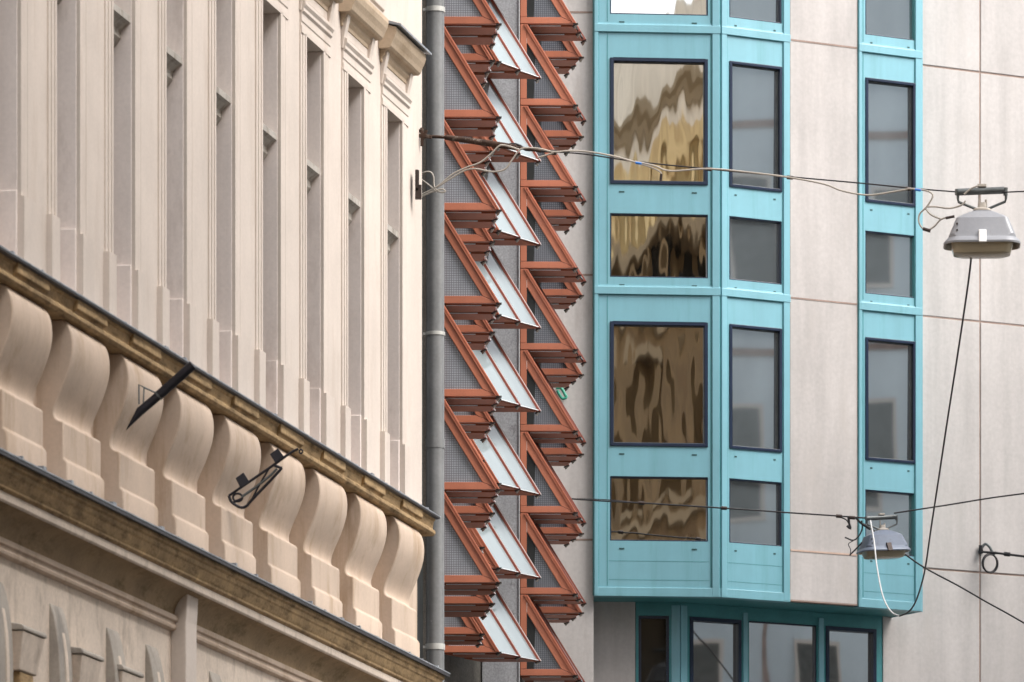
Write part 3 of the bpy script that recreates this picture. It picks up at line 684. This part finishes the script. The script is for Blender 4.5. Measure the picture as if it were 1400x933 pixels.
# lower span wire
lw = thing('span_wire', 'lower black span wire carrying the small bluish lamp across the turquoise windows', 'wire')
def w2(pts, d=76.6): return [px(x, y, d) for x, y in pts]
mb = MB(); mb.tube(smoothpath(w2([(720,677),(785,682.5),(820,685),(877,688),(990,695),(1075,701),(1150,706),(1188,709),(1195,709)]),4), .0105, 7)
mb.tube(smoothpath(w2([(785,682),(830,683.5),(877,688)]),4), .006, 6)
mb.tube(smoothpath(w2([(1222,702),(1300,690),(1400,675),(1700,640)]),4), .0105, 7); mb.build('wire', M['cableblack'], lw, smooth=60)
mb = MB()
for x, y in ((877,688),(990,695),(1147,706),(1165,708)): mb.tube(w2([(x-4,y-.3),(x+4,y+.3)]), .024, 8)
mb.build('wire_clamp', M['clip'], lw, smooth=50)
mb = MB(); mb.tube(smoothpath(w2([(1160,706),(1161,716),(1163,723),(1158,719)]),3), .016, 6); mb.tube(smoothpath(w2([(1170,708),(1178,716),(1190,724)]),3), .015, 6)
mb.tube(smoothpath(w2([(1145,706),(1157,711),(1162,720)]),3), .009, 6)
mb.tube(smoothpath(w2([(1178,712),(1179,722),(1175,732),(1167,739),(1158,736),(1155,735)]),3), .010, 6); mb.tube(smoothpath(w2([(1166,740),(1160,744),(1163,752),(1162,760)]),3), .006, 6)
mb.tube(smoothpath(w2([(1178,742),(1172,749),(1162,759)]),3), .010, 6); mb.build('loose_end', M['cableblack'], lw, smooth=60)
# lower right black guy wire leaving the small lamp
cable('guy_wire', 'black guy wire sloping down right from behind the small bluish lamp', 'wire', [w2([(1180,716),(1208,735),(1236,757),(1265,777),(1310,801),(1350,824),(1400,852),(1560,946)], 76.9)], M['cableblack'], .0115)
# long drooping cable from the big lamp to the small one
dr = thing('drooping_cable', 'long drooping black and white cable hanging from the big lamp round to the small one', 'cable')
blk = [(1329,340,D1),(1324,385,59.6),(1310,480,61.5),(1296,570,63.5),(1284,650,65.5),(1273,722,67.5),(1264,782,70),(1253,820,72),(1243,836,73.3),(1230,842.5,74.2)]
wht = [(1230,842.5,74.2),(1218,836,74.8),(1207,815,75.3),(1199,775,75.8),(1195,740,76.1),(1190,712,76.4)]
mb = MB(); mb.tube(smoothpath([px(*q) for q in blk],5), .0105, 7); mb.build('black_length', M['cableblack'], dr, smooth=60)
mb = MB(); mb.tube(smoothpath([px(*q) for q in wht],5), .0095, 7); mb.build('white_length', M['cablewhite'], dr, smooth=60)
# wall anchor on the pale wall at the right
an = thing('wall_anchor', 'wall anchor with a coiled black cable on the pale wall joint', 'anchor')
def ww(x, y, o=.06): u = Rw.u_at(x, o); return Rw.P(u, Rw.h_at(x, y, o), o)
mb = MB(); mb.tube([ww(1341,754,.0), ww(1341,754,.10)], .035, 8); mb.tube([ww(1341,746,.05), ww(1341,757,.05)], .03, 8); mb.tube([ww(1341,754.5,.09), ww(1360,756,.2), ww(1400,761,.5), ww(1450,767,.9)], .016, 8); mb.tube([ww(1373,757.5,.3), ww(1381,758.5,.36)], .03, 8); mb.build('anchor', M['cableblack'], an, smooth=50)
mb = MB()
for dx, dy, k in ((0,0,0), (1.2,1.0,1)):
    mb.tube([ww(1353+dx+10*math.cos(t), 770+dy+12.5*math.sin(t), .16+k*.03) for t in [2*math.pi*j/20 for j in range(21)]], .012, 6)
mb.build('cable_coil', M['cableblack'], an, smooth=60)
mb = MB(); mb.tube(smoothpath([ww(1342,750,.06), ww(1347,744,.08), ww(1353,748,.12), ww(1358,757,.15), ww(1362,755,.18)],4), .02, 7); mb.build('thimble', M['gal'], an, smooth=60)
# green curl on the left wall behind the red column
def wl(x, y, o=.05): u = Lw.u_at(x, o); return Lw.P(u, Lw.h_at(x, y, o), o)
cable('green_tube', 'small green curled tube on the grey wall behind the red column', 'tube', [[wl(762,527), wl(768,532), wl(772,539), wl(774,543.5), wl(769,545), wl(765,540), wl(762,534)], [wl(760,531), wl(766,530), wl(768,527)]], M['green'], .02)

# ------------------------------------------------------------------ flag holders on the cream facade
sA = B.u_at(176, .14); hA = B.h_at(176, 584, .14)
DT = B.D(sA)
tb = thing('flag_holder', 'black cylindrical flag holder tube with slanted open end on the scroll parapet', 'flag holder')
g0_ = px(217,541,DT); g1_ = px(264,499,DT-.07)
mb = MB(); mb.tube([g0_, g0_.lerp(g1_,.5), g1_], .040, 20); mb.build('sleeve', M['iron'], tb, smooth=40)
mb = MB(); mb.tube([g0_.lerp(g1_,-.02), g0_.lerp(g1_,.02)], .043, 20); mb.build('collar', M['gal'], tb, smooth=40)
c0 = px(217,541,DT); c1 = px(191,563,DT+.02); c2 = px(171,590,DT+.02)
d = (c1-c0).normalized(); e1 = V((0,1,0)); e2 = d.cross(e1).normalized()
if e2.x > 0: e2 = -e2
mb = MB(); rings = []
for cc in (c0, c0.lerp(c1,.5), c1):
    rings.append([cc + (e1*math.cos(a) + e2*math.sin(a))*.037 for a in [2*math.pi*j/16 for j in range(16)]])
rings.append([q.lerp(c2, .25 + .67*(.5 - .5*math.sin(2*math.pi*j/16))) for j, q in enumerate(rings[-1])])
rings.append([q.lerp(c2, .8) for q in rings[-1]])
mb.loft(rings); mb.build('scoop', M['iron'], tb, smooth=40)
mb = MB(); mb.tube([px(190,553,DT), px(190,526,DT), px(197,530,DT), px(212,537,DT)], .007, 6); mb.tube([px(197,530,DT), px(196,551,DT)], .006, 6); mb.build('wire_stay', M['gal'], tb, smooth=50)
DI = B.D(B.u_at(330, .16)) - .12
ib = thing('wall_bracket', 'black wrought iron bracket with two square plates on the scroll parapet', 'bracket')
I = lambda x, y, dd=0: px(x, y, DI+dd)
mb = MB(); mb.tube([I(313,678), I(345,656), I(377,634), I(392,623), I(401,617), I(408,614)], .012, 8)
mb.tube(smoothpath([I(313,678), I(317,687), I(329,694), I(337,692), I(345,683), I(382,644), I(383,640), I(379,638), I(375,637)],4), .013, 8)
mb.tube([I(345,682), I(352,668), I(367,642)], .009, 7); mb.build('bar', M['iron'], ib, smooth=50)
mb = MB(); mb.tube([I(330,680), I(350,666), I(370,650), I(379,641)], .012, 8); mb.build('hinge_rod', M['gal'], ib, smooth=50)
mb = MB()
mb.tube([I(325+6.5*math.cos(t), 680.5+5.5*math.sin(t)) for t in [2*math.pi*j/16 for j in range(17)]], .010, 7)
mb.tube([I(317,688), I(331,682)], .012, 7)
mb.tube([I(411.5+2.2*math.cos(t), 617.5+2.6*math.sin(t)) for t in [2*math.pi*j/12 for j in range(13)]], .008, 6); mb.build('ring', M['iron'], ib, smooth=50)
for q in ([(322,654),(333,646),(341,659),(329,668)], [(369,621),(380,613),(388,624),(377,634)]):
    mb = MB(); mb.prism([I(x,y,-.02) for x,y in q], (0,.03,0)); mb.build('plate', M['iron'], ib, bevel=.004)

# ------------------------------------------------------------------ building across the street (outside the picture, seen in the panes)
O = Plane((2.6+.2125*75, 75.0), ANG+180)    # its front faces the cream facade
opp = thing('street_house', 'ochre house across the street mirrored in the wavy turquoise oriel panes', 'building')
U0, U1 = 24.0, 60.0
hs = []
u = U0+1
while u < U1-2:
    for h0 in (2.5, 6.4, 10.2, 14.0, 17.6, 21.0): hs.append((u, u+(2.3 if h0 > 20 else 1.15), h0, h0+(1.85 if h0 > 20 else 2.2)))
    u += 2.7
mb = MB(); O.holed(mb, U0, U1, -EYE, 22.9, hs, -.5, 0); mb.build('wall', M['opp'], opp)
mb = MB(); O.holed(mb, U0, U1, 22.9, 24.9, [(q[0]+.5, q[1]-.7, 23.2, 24.4) for q in hs if q[2] > 20], -.5, .01); mb.build('attic_wall', M['oppochre'], opp)
mb = MB(); O.box(mb, U0, U1, 24.9, 28.0, -.5, .012); mb.build('gable_wall', M['oppcream'], opp)
mb = MB(); O.box(mb, U0, U1, -EYE, 24.5, -.9, -.6); mb.build('window_band', M['glassDark'], opp)
mb = MB()
for h in (5.6, 9.4, 13.2, 16.9, 20.4): O.box(mb, U0, U1, h, h+.25, 0, .22)
O.sweep(mb, [(0.01,25.2),(.15,25.2),(.2,25.4),(.4,25.5),(.4,25.7),(0.01,25.8)], U0, U1)
for a, b, c, d in hs: O.box(mb, a-.18, b+.18, d+.02, d+.3, 0, .14); O.box(mb, a-.18, b+.18, c-.22, c-.02, 0, .14)
mb.build('stone_trim', M['oppwhite'], opp)
mb = MB(); O.box(mb, U0, U1, -EYE, 24.4, -9, -1); mb.build('building_core', M['opp'], opp)

G = Plane((18.0, 78.0), 240.6)
gh = thing('rendered_house', 'grey rendered house on the right mirrored in the narrow turquoise windows', 'building')
M['ghwall'] = surf('blue_grey_render', (.60,.72,.80), .15, .4, .1, .9)
mb = MB(); G.box(mb, -1, 16, -EYE, 22, -8, 0); mb.build('wall', M['ghwall'], gh)
mb = MB()
for h in (8.2, 11.7, 15.2, 18.7): G.box(mb, -1, 16, h-.06, h+.06, -.1, .03)
for u in (2.5, 6, 9.5, 13): G.box(mb, u-.04, u+.04, -EYE, 22, -.1, .005)
mb.build('wall_joint', M['joint'], gh)
for u in (.8, 2.8, 4.85, 6.75, 8.9, 11.2):
    for h in (5.2, 9.2, 12.7, 16.2):
        mb = MB(); G.frame(mb, u, u+.75, h, h+1.7, .07, .0, .04); wf = mb.build('window', M['frame'], gh)
        mb = MB(); G.box(mb, u+.07, u+.68, h+.07, h+1.63, .0, .02); mb.build('window_glass', M['gal'], wf)
tr = thing('bare_tree', 'bare street tree mirrored in the lowest window row', 'tree')
mb = MB(); bm_ = MB()
def branch(p0, d, ln, r, lev, out):
    pts = [p0]; q = p0
    for k in range(4):
        d = (d + V((random.uniform(-.25,.25), random.uniform(-.25,.25), random.uniform(-.05,.2)))).normalized(); q = q + d*ln/4; pts.append(q)
    out.tube(pts, r, 5, rs=[r*(1-.15*k) for k in range(5)])
    if lev:
        for k in range(3): branch(pts[random.choice((2,3,4))], (d + V((random.uniform(-1,1), random.uniform(-1,1), random.uniform(0,.5)))).normalized(), ln*.7, r*.5, lev-1, bm_)
branch(V((12.6,73.0,0)), V((0,0,1)), 6.0, .16, 0, mb)
for k_ in range(5): branch(V((12.6,73.0,5.2+.2*k_)), V((random.uniform(-.5,.5), random.uniform(-.6,.6), .8)).normalized(), 2.4, .09, 3, bm_)
mb.build('trunk', M['rust'], tr, smooth=60); bm_.build('crown', M['rust'], tr, smooth=60)

# ------------------------------------------------------------------ ground
def sheet(name, mat, pts, z):
    mb = MB(); mb.face_set([V((x,y,z)) for x,y in pts], [tuple(range(len(pts)))]); return tag(mb.build(name, mat), kind='structure')
sheet('ground', M['paving'], [(-400,-400),(400,-400),(400,600),(-400,600)], 0)
def strip(name, mat, o0, o1, z):
    q = [B.P(-90,0,o0), B.P(25,0,o0), B.P(25,0,o1), B.P(-90,0,o1)]; return sheet(name, mat, [(v.x,v.y) for v in q], z)
strip('road', M['asphalt'], 3.0, 12.5, .004)
for o0 in (2.7, 12.5):
    mb = MB(); B.box(mb, -90, 25, -EYE+.0, -EYE+.12, o0, o0+.3); tag(mb.build('kerb', M['kerb']), kind='structure')

# ------------------------------------------------------------------ light
W = bpy.data.worlds.new('World'); S.world = W; W.use_nodes = True
nt = W.node_tree; bg = nt.nodes['Background']
sky = nt.nodes.new('ShaderNodeTexSky'); sky.sky_type = 'NISHITA'; sky.sun_disc = False
SUN = V((.60, -.26, .78)).normalized()
sky.sun_elevation = math.asin(SUN.z); sky.sun_rotation = math.atan2(SUN.x, SUN.y)
sky.dust_density = 3.0; sky.air_density = 1.2
hsv = nt.nodes.new('ShaderNodeHueSaturation'); hsv.inputs['Saturation'].default_value = .3
nt.links.new(sky.outputs[0], hsv.inputs['Color'])
tint = nt.nodes.new('ShaderNodeMix'); tint.data_type = 'RGBA'; tint.blend_type = 'MULTIPLY'; tint.inputs[0].default_value = 1
tint.inputs[7].default_value = (1.0,.97,.94,1)
nt.links.new(hsv.outputs[0], tint.inputs[6]); nt.links.new(tint.outputs[2], bg.inputs[0])
bg.inputs[1].default_value = .13
sl = bpy.data.lights.new('sun', 'SUN'); sl.energy = 1.5; sl.angle = math.radians(38); sl.color = (1,.97,.94)
so = bpy.data.objects.new('sun', sl); COL.objects.link(so); so.rotation_euler = (-SUN).to_track_quat('-Z', 'Y').to_euler(); so.location = (40,-20,60)

# ------------------------------------------------------------------ camera
cd = bpy.data.cameras.new('camera'); cam = bpy.data.objects.new('camera', cd); COL.objects.link(cam); S.camera = cam
cam.location = (0,0,EYE); cam.rotation_euler = (math.radians(90),0,0)
cd.sensor_width = 36; cd.sensor_fit = 'HORIZONTAL'; cd.lens = F/1400*36
cd.shift_y = (HOR-466.5)/1400; cd.clip_start = .5; cd.clip_end = 3000
cd.dof.use_dof = True; cd.dof.focus_distance = 66.0; cd.dof.aperture_fstop = 4.8
S.view_settings.view_transform = 'Standard'; S.view_settings.look = 'None'; S.view_settings.gamma = 1
S.view_settings.exposure = 1.52
S.render.engine = 'CYCLES'
try:
    S.cycles.use_denoising = True; S.cycles.denoiser = 'OPENIMAGEDENOISE'
    S.cycles.max_bounces = 8; S.cycles.diffuse_bounces = 5; S.cycles.glossy_bounces = 5
    S.cycles.sample_clamp_indirect = 10
except Exception: pass
